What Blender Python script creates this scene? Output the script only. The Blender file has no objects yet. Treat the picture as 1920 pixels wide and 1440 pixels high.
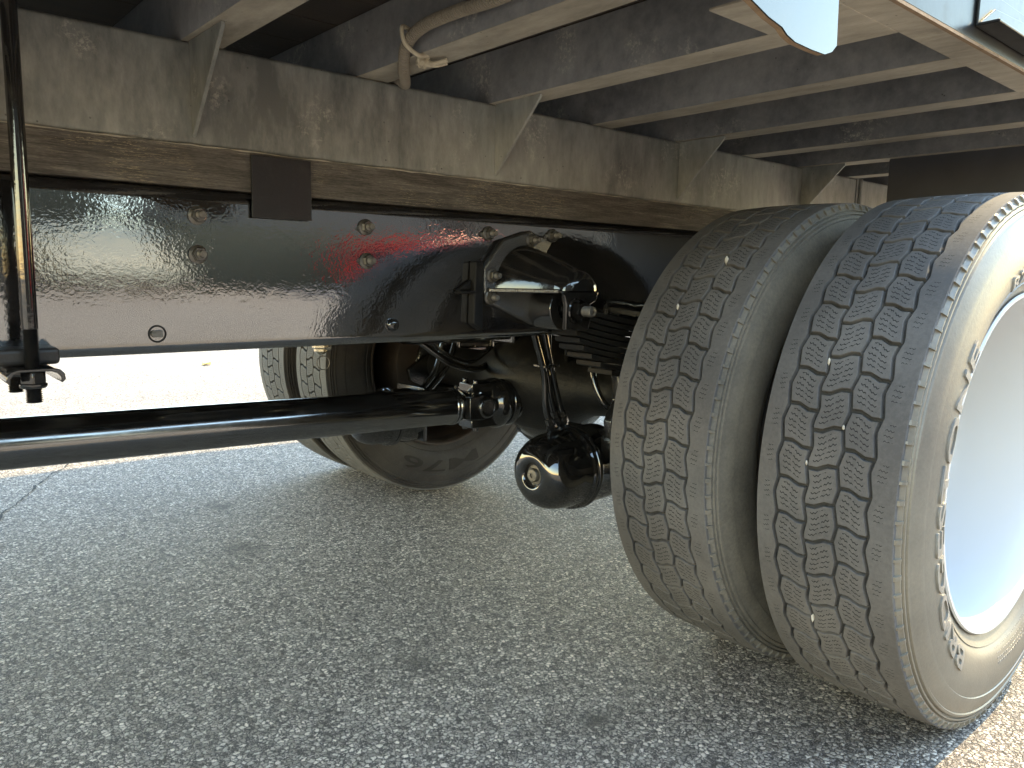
import bpy, bmesh, math, random
from mathutils import Vector, Matrix
R = math.radians
pi = math.pi
random.seed(7)
scene = bpy.context.scene
COL = scene.collection

# ------------------------------------------------------------------ camera, sky, sun, exposure
CAM = (-1.52, -1.677, 0.77)
YAW, PITCH, ROLL, FPX = 0.712776733, -0.137449647, 0.0186735112, 1449.83
cd = bpy.data.cameras.new('camera'); cam = bpy.data.objects.new('camera', cd); COL.objects.link(cam)
cd.sensor_width = 36.0; cd.lens = FPX / 1920.0 * 36.0; cd.clip_start = 0.02; cd.clip_end = 3000
fw = Vector((math.sin(YAW)*math.cos(PITCH), math.cos(YAW)*math.cos(PITCH), math.sin(PITCH)))
r0 = Vector((math.cos(YAW), -math.sin(YAW), 0)); u0 = r0.cross(fw)
rr = math.cos(ROLL)*r0 + math.sin(ROLL)*u0; uu = -math.sin(ROLL)*r0 + math.cos(ROLL)*u0
m3 = Matrix((rr, uu, -fw)).transposed()
cam.matrix_world = Matrix.Translation(CAM) @ m3.to_4x4()
scene.camera = cam

SUN = Vector((0.98, -0.115, 1.0)).normalized()
elev = math.asin(SUN.z); azim = math.atan2(SUN.x, SUN.y)
w = bpy.data.worlds.new('World'); scene.world = w; w.use_nodes = True
nt = w.node_tree; nt.nodes.clear()
sky = nt.nodes.new('ShaderNodeTexSky'); sky.sky_type = 'NISHITA'; sky.sun_disc = False
sky.sun_elevation = elev; sky.sun_rotation = azim; sky.air_density = 1.85; sky.dust_density = 0.0; sky.ozone_density = 0.35
bg = nt.nodes.new('ShaderNodeBackground'); bg.inputs[1].default_value = 0.15
wo = nt.nodes.new('ShaderNodeOutputWorld')
nt.links.new(sky.outputs[0], bg.inputs[0]); nt.links.new(bg.outputs[0], wo.inputs[0])
sl = bpy.data.lights.new('sun', 'SUN'); sl.energy = 2.0; sl.angle = R(0.53); sl.color = (1.0, 0.77, 0.40)
so = bpy.data.objects.new('sun', sl); COL.objects.link(so); so.location = (0, 0, 10)
so.rotation_euler = SUN.to_track_quat('Z', 'Y').to_euler()
vs = scene.view_settings
vs.view_transform = 'Standard'; vs.look = 'None'; vs.gamma = 1.0; vs.use_curve_mapping = False
vs.exposure = 2.78
scene.cycles.max_bounces = 8; scene.cycles.diffuse_bounces = 5; scene.cycles.glossy_bounces = 4
scene.cycles.use_denoising = True

# ------------------------------------------------------------------ materials
class NB:
    def __init__(s, name):
        s.m = bpy.data.materials.new(name); s.m.use_nodes = True
        s.t = s.m.node_tree; s.t.nodes.clear()
        s.out = s.n('ShaderNodeOutputMaterial'); s.p = s.n('ShaderNodeBsdfPrincipled')
        s.l(s.p.outputs[0], s.out.inputs[0])
    def n(s, t, **k):
        x = s.t.nodes.new(t)
        for a, b in k.items(): setattr(x, a, b)
        return x
    def l(s, a, b): s.t.links.new(a, b)
    def put(s, sock, v):
        if isinstance(v, bpy.types.NodeSocket): s.l(v, sock)
        else: sock.default_value = v
    def math(s, op, a, b=0.0, c=0.0):
        x = s.n('ShaderNodeMath', operation=op)
        s.put(x.inputs[0], a); s.put(x.inputs[1], b); s.put(x.inputs[2], c); return x.outputs[0]
    def coord(s, kind='Object', scale=(1, 1, 1), loc=(0, 0, 0)):
        tc = s.n('ShaderNodeTexCoord'); mp = s.n('ShaderNodeMapping')
        mp.inputs['Scale'].default_value = scale; mp.inputs['Location'].default_value = loc
        s.l(tc.outputs[kind], mp.inputs[0]); return mp.outputs[0]
    def pos(s, scale=(1, 1, 1)):
        g = s.n('ShaderNodeNewGeometry'); mp = s.n('ShaderNodeMapping'); mp.inputs['Scale'].default_value = scale
        s.l(g.outputs['Position'], mp.inputs[0]); return mp.outputs[0]
    def noise(s, v, scale, detail=4, rough=0.55, dist=0.0):
        x = s.n('ShaderNodeTexNoise'); s.l(v, x.inputs['Vector']); x.inputs['Scale'].default_value = scale
        x.inputs['Detail'].default_value = detail; x.inputs['Roughness'].default_value = rough
        x.inputs['Distortion'].default_value = dist; return x.outputs[0]
    def voro(s, v, scale, feature='F1', rnd=1.0):
        x = s.n('ShaderNodeTexVoronoi', feature=feature); s.l(v, x.inputs['Vector'])
        x.inputs['Scale'].default_value = scale; x.inputs['Randomness'].default_value = rnd; return x
    def ramp(s, f, stops, interp='LINEAR'):
        x = s.n('ShaderNodeValToRGB'); e = x.color_ramp; e.interpolation = interp
        while len(e.elements) < len(stops): e.elements.new(0.5)
        for i, (p, c) in enumerate(stops):
            e.elements[i].position = p
            if not isinstance(c, (tuple, list)): c = (c, c, c)
            e.elements[i].color = (c[0], c[1], c[2], 1)
        s.put(x.inputs[0], f); return x.outputs[0]
    def mix(s, f, a, b, mode='MIX'):
        x = s.n('ShaderNodeMix', data_type='RGBA', blend_type=mode)
        s.put(x.inputs[0], f)
        for i, v in ((6, a), (7, b)):
            if not isinstance(v, bpy.types.NodeSocket): v = (v[0], v[1], v[2], 1) if isinstance(v, (tuple, list)) else (v, v, v, 1)
            s.put(x.inputs[i], v)
        return x.outputs[2]
    def bump(s, h, strength=0.5, dist=0.002, prev=None):
        x = s.n('ShaderNodeBump'); s.l(h, x.inputs['Height'])
        x.inputs['Strength'].default_value = strength; x.inputs['Distance'].default_value = dist
        if prev is not None: s.l(prev, x.inputs['Normal'])
        return x.outputs[0]
    def fin(s, col=None, rough=None, metal=None, ior=None, normal=None, coat=None):
        for k, v in (('Base Color', col), ('Roughness', rough), ('Metallic', metal), ('IOR', ior), ('Normal', normal), ('Coat Weight', coat)):
            if v is None: continue
            if k == 'Base Color' and isinstance(v, (tuple, list)): v = (v[0], v[1], v[2], 1)
            s.put(s.p.inputs[k], v)
        return s.m

def mat_gloss_rail():
    b = NB('rail_paint'); v = b.pos()
    n1 = b.noise(b.pos((0.8, 0.8, 1.0)), 70, 3, 0.6, 0.6); n2 = b.noise(v, 230, 2, 0.5)
    n3 = b.noise(v, 9, 2, 0.5)
    amt = b.ramp(n3, [(0.30, 0.35), (0.65, 1.0)])
    h = b.math('ADD', b.math('MULTIPLY', n1, 1.0), b.math('MULTIPLY', n2, 0.5))
    h = b.math('MULTIPLY', h, amt)
    nr = b.bump(h, 0.10, 0.0030)
    sp = b.voro(v, 260); spk = b.ramp(sp.outputs['Distance'], [(0.03, 0.45), (0.09, 0.0)])
    pick = b.ramp(b.noise(v, 40, 2), [(0.60, 0.0), (0.68, 1.0)])
    dust = b.math('MULTIPLY', spk, pick)
    col = b.mix(dust, (0.010, 0.010, 0.011), (0.35, 0.32, 0.27))
    return b.fin(col, b.math('ADD', 0.05, b.math('MULTIPLY', dust, 0.5)), 0.0, 3.2, nr)

def mat_gloss(name, ior=1.75, rough=0.07, base=0.008, bumpy=0.06, scale=120):
    b = NB(name); v = b.coord('Object')
    nr = b.bump(b.noise(v, scale, 3), bumpy, 0.002)
    dn = b.ramp(b.noise(b.pos(), 26, 5, 0.7), [(0.5, 0.0), (0.8, 0.35)])
    col = b.mix(dn, (base, base, base*1.05), (0.06, 0.052, 0.042))
    return b.fin(col, b.math('ADD', rough, b.math('MULTIPLY', dn, 0.35)), 0.0, ior, nr)

def mat_dusty(name, paint=(0.020, 0.020, 0.021), dust=(0.17, 0.145, 0.112), lo=0.35, hi=0.75, flake=0.6, streak=(1, 1, 1), rough=0.62, amount=1.0):
    b = NB(name); v = b.pos(); vs_ = b.pos(streak)
    big = b.noise(vs_, 3.2, 6, 0.62, 0.4); fine = b.noise(vs_, 38, 5, 0.7)
    k = b.math('ADD', b.math('MULTIPLY', big, 0.65), b.math('MULTIPLY', fine, 0.35))
    f = b.math('MULTIPLY', b.ramp(k, [(lo, 0.0), (hi, 1.0)]), amount)
    col = b.mix(f, paint, dust)
    # pale flakes grouped in patches
    patch = b.ramp(b.noise(v, 6.5, 3, 0.55), [(0.56, 0.0), (0.70, 1.0)])
    sp = b.noise(v, 110, 5, 0.8)
    fl = b.math('MULTIPLY', b.math('MULTIPLY', b.ramp(sp, [(0.50, 0.0), (0.60, 1.0)]), patch), flake)
    col = b.mix(fl, col, (0.60, 0.57, 0.48))
    dots = b.voro(v, 60); dk = b.ramp(dots.outputs['Distance'], [(0.06, 0.7), (0.12, 0.0)])
    dk = b.math('MULTIPLY', dk, b.ramp(b.noise(v, 17, 1), [(0.58, 0.0), (0.64, 1.0)]))
    col = b.mix(dk, col, (0.015, 0.015, 0.015))
    h = b.math('ADD', fine, b.math('MULTIPLY', b.noise(v, 260, 3), 0.6))
    nr = b.bump(h, 0.35, 0.0015)
    rg = b.math('ADD', rough - 0.12, b.math('MULTIPLY', f, 0.25))
    return b.fin(col, rg, 0.0, 1.45, nr)

def mat_wood():
    b = NB('sill_wood')
    g = b.noise(b.pos((0.9, 8, 10)), 5, 6, 0.65, 0.8); g2 = b.noise(b.pos((3.0, 10, 75)), 7, 5, 0.7, 0.4); g3 = b.noise(b.pos((6, 10, 60)), 22, 3, 0.6)
    k = b.math('ADD', b.math('ADD', b.math('MULTIPLY', g, 0.40), b.math('MULTIPLY', g2, 0.35)), b.math('MULTIPLY', g3, 0.25))
    col = b.ramp(k, [(0.34, (0.022, 0.020, 0.017)), (0.47, (0.070, 0.062, 0.054)), (0.56, (0.128, 0.115, 0.100)), (0.66, (0.27, 0.242, 0.205))])
    ck = b.noise(b.pos((1.6, 10, 34)), 9, 4, 0.6, 0.6); crk = b.ramp(ck, [(0.485, 0.0), (0.5, 0.8), (0.515, 0.0)])
    crk = b.math('MULTIPLY', crk, b.ramp(b.noise(b.pos(), 6, 2), [(0.5, 0.0), (0.6, 1.0)]))
    col = b.mix(crk, col, (0.52, 0.43, 0.28))
    nr = b.bump(b.math('ADD', k, b.math('MULTIPLY', crk, 0.3)), 0.6, 0.003)
    return b.fin(col, 0.78, 0.0, 1.4, nr)

def sipe_mask(b, pairs, n, amp, gap, u0_, u1_, v0_, v1_, tilt, width=0.12):
    tc = b.n('ShaderNodeTexCoord'); sx = b.n('ShaderNodeSeparateXYZ'); b.l(tc.outputs['UV'], sx.inputs[0])
    u, v = sx.outputs[0], sx.outputs[1]
    wig = b.math('MULTIPLY', b.math('SUBTRACT', b.math('PINGPONG', b.math('MULTIPLY', u, 7.0), 0.5), 0.25), amp)
    vv = b.math('ADD', b.math('ADD', b.math('MULTIPLY', v, n), wig), b.math('MULTIPLY', u, tilt))
    d = b.math('ABSOLUTE', b.math('SUBTRACT', b.math('FRACT', vv), 0.5))
    ln = b.math('LESS_THAN', d, width)
    um = b.math('MULTIPLY', b.math('GREATER_THAN', u, u0_), b.math('LESS_THAN', u, u1_))
    vm = b.math('MULTIPLY', b.math('GREATER_THAN', v, v0_), b.math('LESS_THAN', v, v1_))
    mk = b.math('MULTIPLY', b.math('MULTIPLY', um, vm), ln)
    if gap > 0:
        mk = b.math('MULTIPLY', mk, b.math('GREATER_THAN', b.math('ABSOLUTE', b.math('SUBTRACT', u, 0.5)), gap))
    return mk

def mat_rubber(name, base=(0.073, 0.069, 0.067), dust=(0.155, 0.145, 0.136), sipes=None, rough=0.82, dlo=0.42, dhi=0.78, fine=0.3, ior=1.42):
    b = NB(name); v = b.pos()
    big = b.noise(v, 5, 5, 0.6); fn = b.noise(v, 170, 4, 0.7)
    f = b.ramp(b.math('ADD', b.math('MULTIPLY', big, 0.7), b.math('MULTIPLY', fn, 0.3)), [(dlo, 0.0), (dhi, 1.0)])
    col = b.mix(f, base, dust)
    nr = b.bump(fn, fine, 0.0008)
    if sipes:
        mk = sipe_mask(b, **sipes)
        col = b.mix(mk, col, (0.008, 0.008, 0.008))
    return b.fin(col, rough, 0.0, ior, nr)

def mat_ground():
    b = NB('asphalt'); v = b.pos((1, 1, 0))
    wv = b.n('ShaderNodeTexNoise'); b.l(v, wv.inputs['Vector']); wv.inputs['Scale'].default_value = 60
    off = b.n('ShaderNodeVectorMath', operation='SCALE'); b.l(wv.outputs['Color'], off.inputs[0]); off.inputs['Scale'].default_value = 0.006
    wv2 = b.n('ShaderNodeTexNoise'); b.l(v, wv2.inputs['Vector']); wv2.inputs['Scale'].default_value = 260; wv2.inputs['Detail'].default_value = 3
    off2 = b.n('ShaderNodeVectorMath', operation='SCALE'); b.l(wv2.outputs['Color'], off2.inputs[0]); off2.inputs['Scale'].default_value = 0.0045
    va = b.n('ShaderNodeVectorMath', operation='ADD'); b.l(v, va.inputs[0]); b.l(off.outputs[0], va.inputs[1])
    va2 = b.n('ShaderNodeVectorMath', operation='ADD'); b.l(va.outputs[0], va2.inputs[0]); b.l(off2.outputs[0], va2.inputs[1]); vw = va2.outputs[0]
    S1, S2 = 116, 250
    c1 = b.voro(vw, S1); e1 = b.voro(vw, S1, 'DISTANCE_TO_EDGE'); c2 = b.voro(vw, S2); e2 = b.voro(vw, S2, 'DISTANCE_TO_EDGE')
    sc1 = b.n('ShaderNodeSeparateColor'); b.l(c1.outputs['Color'], sc1.inputs[0])
    sc2 = b.n('ShaderNodeSeparateColor'); b.l(c2.outputs['Color'], sc2.inputs[0])
    present = b.math('GREATER_THAN', sc1.outputs[1], 0.22)
    st1 = b.ramp(sc1.outputs[0], [(0.0, (0.20, 0.172, 0.143)), (0.35, (0.35, 0.301, 0.250)), (0.7, (0.51, 0.438, 0.365)), (1.0, (0.82, 0.705, 0.585))])
    st2 = b.ramp(sc2.outputs[0], [(0.0, (0.07, 0.059, 0.052)), (0.5, (0.215, 0.181, 0.158)), (1.0, (0.55, 0.463, 0.402))])
    gr = b.noise(v, 420, 3, 0.7)
    m1 = b.math('MULTIPLY', b.ramp(e1.outputs['Distance'], [(0.05, 0.0), (0.22, 1.0)]), present)
    m2 = b.ramp(e2.outputs['Distance'], [(0.05, 0.0), (0.20, 1.0)])
    base = b.mix(m2, (0.034, 0.031, 0.027), st2)
    col = b.mix(m1, base, st1)
    col = b.mix(0.6, col, b.mix(1.0, col, b.ramp(gr, [(0.30, 0.45), (0.70, 1.5)]), 'MULTIPLY'))
    big = b.noise(v, 1.3, 5, 0.6)
    col = b.mix(1.0, col, b.ramp(big, [(0.3, 0.86), (0.7, 1.12)]), 'MULTIPLY')
    # oil spots dripped under the truck
    for (x, y, r_) in ((-0.73, 0.39, 0.085), (-0.62, 0.82, 0.07), (-0.565, -0.826, 0.05), (-0.69, -0.46, 0.06)):
        d = b.n('ShaderNodeVectorMath', operation='DISTANCE'); b.l(v, d.inputs[0]); d.inputs[1].default_value = (x, y, 0)
        dd = b.math('ADD', d.outputs['Value'], b.math('MULTIPLY', b.math('SUBTRACT', b.noise(v, 18, 4), 0.5), r_*1.6))
        col = b.mix(b.ramp(dd, [(r_*0.15, 0.62), (r_, 0.0)]), col, (0.03, 0.028, 0.026))
    h1 = b.math('MULTIPLY', b.ramp(e1.outputs['Distance'], [(0.0, 0.0), (0.25, 0.85), (0.5, 1.0)]), present)
    h = b.math('ADD', b.math('MULTIPLY', h1, 1.0), b.math('MULTIPLY', b.ramp(e2.outputs['Distance'], [(0.0, 0.0), (0.3, 1.0)]), 0.35))
    h = b.math('ADD', h, b.math('MULTIPLY', gr, 0.25))
    h = b.math('ADD', h, b.math('MULTIPLY', sc1.outputs[2], 0.4))
    nr = b.bump(h, 0.9, 0.0035)
    return b.fin(col, 0.78, 0.0, 1.45, nr)

def mat_plain(name, col, rough=0.5, metal=0.0, ior=1.45, var=0.15, scale=12, bs=0.1):
    b = NB(name); v = b.pos(); n = b.noise(v, scale, 5, 0.6)
    c = b.mix(n, tuple(x*(1-var) for x in col), tuple(min(1, x*(1+var)) for x in col))
    return b.fin(c, rough, metal, ior, b.bump(b.noise(v, scale*14, 3), bs, 0.001))

M = {}
M['rail'] = mat_gloss_rail()
M['gloss'] = mat_gloss('gloss_black_paint')
M['dome'] = mat_gloss('chamber_paint', 1.9, 0.04, 0.006, 0.0, 40)
M['satin'] = mat_gloss('satin_black_paint', 2.8, 0.12, 0.008, 0.02, 60)
M['cast'] = mat_gloss('painted_casting', 1.8, 0.12, 0.008, 0.35, 260)
M['glitter'] = mat_gloss('speckled_casting', 2.3, 0.16, 0.012, 0.9, 420)
M['leafsteel'] = mat_gloss('spring_steel_paint', 1.35, 0.55, 0.006, 0.1, 120)
M['darkcast'] = mat_gloss('dark_casting', 1.35, 0.5, 0.005, 0.5, 160)
M['dusty'] = mat_dusty('dusty_sill_steel', paint=(0.112, 0.116, 0.110), dust=(0.335, 0.338, 0.308), streak=(1, 1, 0.35), lo=0.38, hi=0.62, flake=0.6)
M['web'] = mat_dusty('dusty_cross_sill', paint=(0.125, 0.128, 0.140), dust=(0.38, 0.375, 0.375), lo=0.36, hi=0.72, flake=0.85)
M['flange'] = mat_dusty('dusty_flange', paint=(0.14, 0.125, 0.10), dust=(0.50, 0.45, 0.37), lo=0.30, hi=0.62, flake=0.35, streak=(1, 0.35, 1), rough=0.8)
M['wood'] = mat_wood()
M['plate'] = mat_dusty('matt_plate', paint=(0.014, 0.014, 0.015), dust=(0.07, 0.065, 0.06), lo=0.45, hi=0.9, flake=0.1, rough=0.45)
M['plank'] = mat_dusty('floor_plank', paint=(0.030, 0.024, 0.020), dust=(0.085, 0.068, 0.055), lo=0.35, hi=0.8, flake=0.1, streak=(0.3, 4, 1), rough=0.8)
SIP = dict(pairs=1, n=5.6, amp=0.50, gap=0.035, u0_=0.15, u1_=0.86, v0_=0.13, v1_=0.92, tilt=-0.8, width=0.095)
M['tread1'] = mat_rubber('tread_block_rubber', sipes=SIP)
M['tread2'] = mat_rubber('tread_middle_rubber', sipes=dict(SIP, tilt=0.8))
M['shoulder'] = mat_rubber('shoulder_rubber', sipes=dict(pairs=1, n=7.0, amp=0.5, gap=0, u0_=0.42, u1_=0.78, v0_=0.42, v1_=0.86, tilt=-0.8, width=0.07))
M['farshoulder'] = mat_rubber('far_shoulder_rubber', base=(0.10, 0.097, 0.092), dust=(0.17, 0.16, 0.145), sipes=dict(pairs=1, n=8.0, amp=0.1, gap=0, u0_=0.38, u1_=0.68, v0_=0.45, v1_=0.85, tilt=-0.1, width=0.07))
M['fartread'] = mat_rubber('far_tread_rubber', base=(0.10, 0.097, 0.092), dust=(0.17, 0.16, 0.145), sipes=dict(pairs=1, n=8.0, amp=0.0, gap=0, u0_=0.18, u1_=0.82, v0_=0.14, v1_=0.88, tilt=-1.4, width=0.10))
M['groove'] = mat_rubber('groove_rubber', base=(0.030, 0.029, 0.028), dust=(0.055, 0.052, 0.048))
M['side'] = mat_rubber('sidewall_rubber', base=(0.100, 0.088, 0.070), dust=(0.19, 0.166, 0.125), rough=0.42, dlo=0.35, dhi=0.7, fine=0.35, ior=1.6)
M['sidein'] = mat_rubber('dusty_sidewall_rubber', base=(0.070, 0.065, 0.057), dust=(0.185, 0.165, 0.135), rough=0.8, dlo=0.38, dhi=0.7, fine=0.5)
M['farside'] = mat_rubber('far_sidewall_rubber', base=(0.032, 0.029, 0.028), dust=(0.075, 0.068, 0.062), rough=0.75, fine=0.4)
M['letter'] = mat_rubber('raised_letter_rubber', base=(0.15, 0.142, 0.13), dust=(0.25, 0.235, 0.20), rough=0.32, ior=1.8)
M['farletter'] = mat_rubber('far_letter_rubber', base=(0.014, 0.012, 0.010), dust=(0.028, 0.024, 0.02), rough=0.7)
M['rustrim'] = mat_plain('rusty_wheel_paint', (0.030, 0.022, 0.018), 0.6, 0, 1.45, 0.5, 20, 0.3)
M['white'] = mat_plain('white_wheel_paint', (0.54, 0.54, 0.54), 0.18, 0, 1.5, 0.02, 5, 0.02)
M['ground'] = mat_ground()
M['zinc'] = mat_plain('worn_bolt_steel', (0.16, 0.15, 0.135), 0.32, 0.7, 1.6, 0.5, 160, 0.5)
M['boltpaint'] = mat_plain('bolt_paint', (0.075, 0.070, 0.062), 0.25, 0.3, 1.9, 0.4, 120, 0.2)
M['sheet'] = mat_gloss('bracket_paint', 1.6, 0.10, 0.02, 0.03, 40)
M['rust'] = mat_plain('rusty_edge', (0.24, 0.165, 0.105), 0.85, 0, 1.4, 0.5, 60, 0.6)
M['outer'] = mat_gloss('outer_side_paint', 1.25, 0.3, 0.012, 0.05, 60)
M['conduit'] = mat_plain('dusty_conduit', (0.24, 0.21, 0.165), 0.8, 0, 1.4, 0.35, 30, 0.3)
M['tie'] = mat_plain('dusty_tie_cord', (0.50, 0.44, 0.33), 0.85, 0, 1.4, 0.25, 80, 0.5)
M['flap'] = mat_plain('mud_flap_rubber', (0.062, 0.064, 0.072), 0.7, 0, 1.45, 0.35, 8, 0.2)
M['stone'] = mat_plain('pale_stone', (0.46, 0.42, 0.35), 0.8, 0, 1.45, 0.25, 200, 0.5)
M['brass'] = mat_plain('brass_valve', (0.50, 0.46, 0.36), 0.25, 0.9, 1.6, 0.2, 100, 0.2)
M['leafdry'] = mat_plain('dry_leaf', (0.45, 0.30, 0.05), 0.7, 0, 1.4, 0.3, 100, 0.4)
M['crack'] = mat_plain('crack_tar', (0.012, 0.012, 0.012), 0.9)
M['bodywhite'] = mat_plain('body_panel_white', (0.70, 0.71, 0.73), 0.3)
M['bark'] = mat_plain('bark', (0.10, 0.075, 0.055), 0.9)
M['foliage'] = mat_plain('foliage', (0.05, 0.06, 0.028), 0.6, 0, 1.4, 0.5, 1.5)
M['cream'] = mat_plain('cream_render', (0.62, 0.57, 0.46), 0.8)
M['redpaint'] = mat_plain('red_paint', (0.70, 0.03, 0.03), 0.25, 0, 1.5, 0.05)
M['glass'] = mat_plain('dark_glass', (0.02, 0.025, 0.03), 0.05, 0, 1.5, 0.1)
M['tyreplain'] = mat_plain('plain_tyre', (0.03, 0.03, 0.03), 0.8)

# ------------------------------------------------------------------ mesh helpers
class MB:
    def __init__(s): s.v = []; s.f = []; s.uv = {}; s.mi = []
    def add(s, vs, fs, mi=0):
        o = len(s.v); s.v += [tuple(p) for p in vs]
        for f in fs: s.f.append(tuple(i+o for i in f)); s.mi.append(mi)
        return s
    def box(s, x0, x1, y0, y1, z0, z1, mi=0):
        return s.add([(x0, y0, z0), (x1, y0, z0), (x1, y1, z0), (x0, y1, z0), (x0, y0, z1), (x1, y0, z1), (x1, y1, z1), (x0, y1, z1)],
                     [(0, 3, 2, 1), (4, 5, 6, 7), (0, 1, 5, 4), (1, 2, 6, 5), (2, 3, 7, 6), (3, 0, 4, 7)], mi)
    def prism(s, poly, ax, a, b, mi=0):
        # poly: list of (p,q) in the two other axes in cyclic order after ax
        n = len(poly)
        def P(p, q, h): return {'x': (h, p, q), 'y': (p, h, q), 'z': (p, q, h)}[ax]
        vs = [P(p, q, a) for p, q in poly] + [P(p, q, b) for p, q in poly]
        fs = [tuple(range(n-1, -1, -1)), tuple(range(n, 2*n))] + [(i, (i+1) % n, n+(i+1) % n, n+i) for i in range(n)]
        return s.add(vs, fs, mi)
    def lathe(s, prof, n=48, origin=(0, 0, 0), axis=(0, 1, 0), mi=0, a0=0, a1=2*pi, close=True):
        ax = Vector(axis).normalized(); t = Vector((0, 0, 1)) if abs(ax.z) < 0.9 else Vector((1, 0, 0))
        e1 = ax.cross(t).normalized(); e2 = ax.cross(e1).normalized(); o = Vector(origin)
        full = abs(a1-a0-2*pi) < 1e-6; m = n if full else n+1; vs = []
        for r_, h in prof:
            for i in range(m):
                a = a0+(a1-a0)*i/n; vs.append(o+ax*h+(e1*math.cos(a)+e2*math.sin(a))*r_)
        fs = []
        for j in range(len(prof)-1):
            for i in range(n):
                k = (i+1) % m; fs.append((j*m+i, j*m+k, (j+1)*m+k, (j+1)*m+i))
        return s.add(vs, fs, mi)
    def tube(s, path, r_, n=10, mi=0, caps=True):
        P = [Vector(p) for p in path]; vs = []; pe = None
        for i, p in enumerate(P):
            d = (P[min(i+1, len(P)-1)]-P[max(i-1, 0)]).normalized()
            if pe is None:
                t = Vector((0, 0, 1)) if abs(d.z) < 0.9 else Vector((1, 0, 0)); e1 = d.cross(t).normalized()
            else: e1 = (pe-d*pe.dot(d)).normalized()
            pe = e1; e2 = d.cross(e1); q = r_[i] if isinstance(r_, (list, tuple)) else r_
            vs += [p+(e1*math.cos(2*pi*k/n)+e2*math.sin(2*pi*k/n))*q for k in range(n)]
        fs = [(i*n+k, i*n+(k+1) % n, (i+1)*n+(k+1) % n, (i+1)*n+k) for i in range(len(P)-1) for k in range(n)]
        if caps: fs += [tuple(range(n-1, -1, -1)), tuple(range((len(P)-1)*n, len(P)*n))]
        return s.add(vs, fs, mi)
    def mesh(s, name, mats, smooth=None):
        me = bpy.data.meshes.new(name); me.from_pydata(s.v, [], s.f)
        for m_ in (mats if isinstance(mats, (list, tuple)) else [mats]): me.materials.append(m_)
        if any(s.mi):
            for p, i in zip(me.polygons, s.mi): p.material_index = i
        bm = bmesh.new(); bm.from_mesh(me); bmesh.ops.recalc_face_normals(bm, faces=bm.faces); bm.to_mesh(me); bm.free()
        if smooth is not None:
            for p in me.polygons: p.use_smooth = True
            me.set_sharp_from_angle(angle=R(smooth))
        me.update(); return me

def obj(name, me, parent=None, label=None, cat=None, group=None, kind=None, loc=None, bevel=0, seg=2):
    o = bpy.data.objects.new(name, me); COL.objects.link(o)
    if parent is not None: o.parent = parent
    if loc is not None: o.location = loc
    if label: o['label'] = label
    if cat: o['category'] = cat
    if group: o['group'] = group
    if kind: o['kind'] = kind
    if bevel:
        b = o.modifiers.new('bevel', 'BEVEL'); b.width = bevel; b.segments = seg; b.limit_method = 'ANGLE'; b.angle_limit = R(35)
        b.harden_normals = False
    return o

def smoothpath(pts, n=8):
    P = [Vector(p) for p in pts]; out = []
    for i in range(len(P)-1):
        a, b_, c, d = P[max(i-1, 0)], P[i], P[i+1], P[min(i+2, len(P)-1)]
        for k in range(n):
            t = k/n
            out.append(0.5*((2*b_)+(c-a)*t+(2*a-5*b_+4*c-d)*t*t+(3*b_-a-3*c+d)*t**3))
    out.append(P[-1]); return out

def cchan(y_out, z0, z1, depth, th, rad, sgn=1, n=6):
    # closed outline (y,z) of a C channel, web outside at y_out, flanges towards +sgn*y
    def arc(cy, cz, r_, a, b): return [(cy+r_*math.cos(a+(b-a)*i/n), cz+r_*math.sin(a+(b-a)*i/n)) for i in range(n+1)]
    pts = [(depth, 0.0)] + arc(rad, rad, rad, -pi/2, -pi) + arc(rad, (z1-z0)-rad, rad, pi, pi/2) + [(depth, z1-z0)]
    pts += [(depth, z1-z0-th)] + arc(rad, (z1-z0)-rad, rad-th, pi/2, pi) + arc(rad, rad, rad-th, pi, 1.5*pi) + [(depth, th)]
    return [(y_out+sgn*p, z0+q) for p, q in pts]

# ------------------------------------------------------------------ ground
g = MB().add([(-300, -300, 0), (300, -300, 0), (300, 300, 0), (-300, 300, 0)], [(0, 1, 2, 3)])
ground = obj('asphalt_ground', g.mesh('asphalt_ground', M['ground']), kind='structure', label='weathered grey asphalt with exposed stone aggregate', cat='ground')
# crack at the left
random.seed(3)
c = MB(); pts = []
A, B_ = Vector((-1.75, -0.25, 0)), Vector((-0.80, 1.95, 0)); N = 120
off = 0
for i in range(N+1):
    t = i/N; off = off*0.8+random.uniform(-1, 1)*0.007
    p = A.lerp(B_, t)+Vector((0.92, -0.40, 0))*(off+0.03*math.sin(t*7)); wd = 0.0012+0.0022*abs(random.gauss(0, 1))*(0.5+0.5*math.sin(t*23)**2)
    pts.append((p, wd))
vs_ = []
for p, wd in pts: vs_ += [(p.x-wd, p.y, 0.004), (p.x+wd, p.y, 0.004)]
c.add(vs_, [(2*i, 2*i+1, 2*i+3, 2*i+2) for i in range(N)])
obj('crack', c.mesh('crack', M['crack']), ground)

# ------------------------------------------------------------------ truck
truck = obj('truck', None, label='box truck seen from below with glossy black frame rails and dual rear wheels', cat='truck')
XF, XR = -5.2, 3.0

def rail(sgn):
    poly = cchan(-0.43*sgn, 0.642, 0.897, 0.085, 0.009, 0.020, sgn)
    return MB().prism(poly, 'x', XF+0.4, XR-0.4).mesh('frame_rail', M['rail'], 30)
near_rail = obj('frame_rail', rail(1), truck, label='glossy black steel frame rail facing the camera, mirroring the yard')
far_rail = obj('frame_rail', rail(-1), truck)

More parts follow.
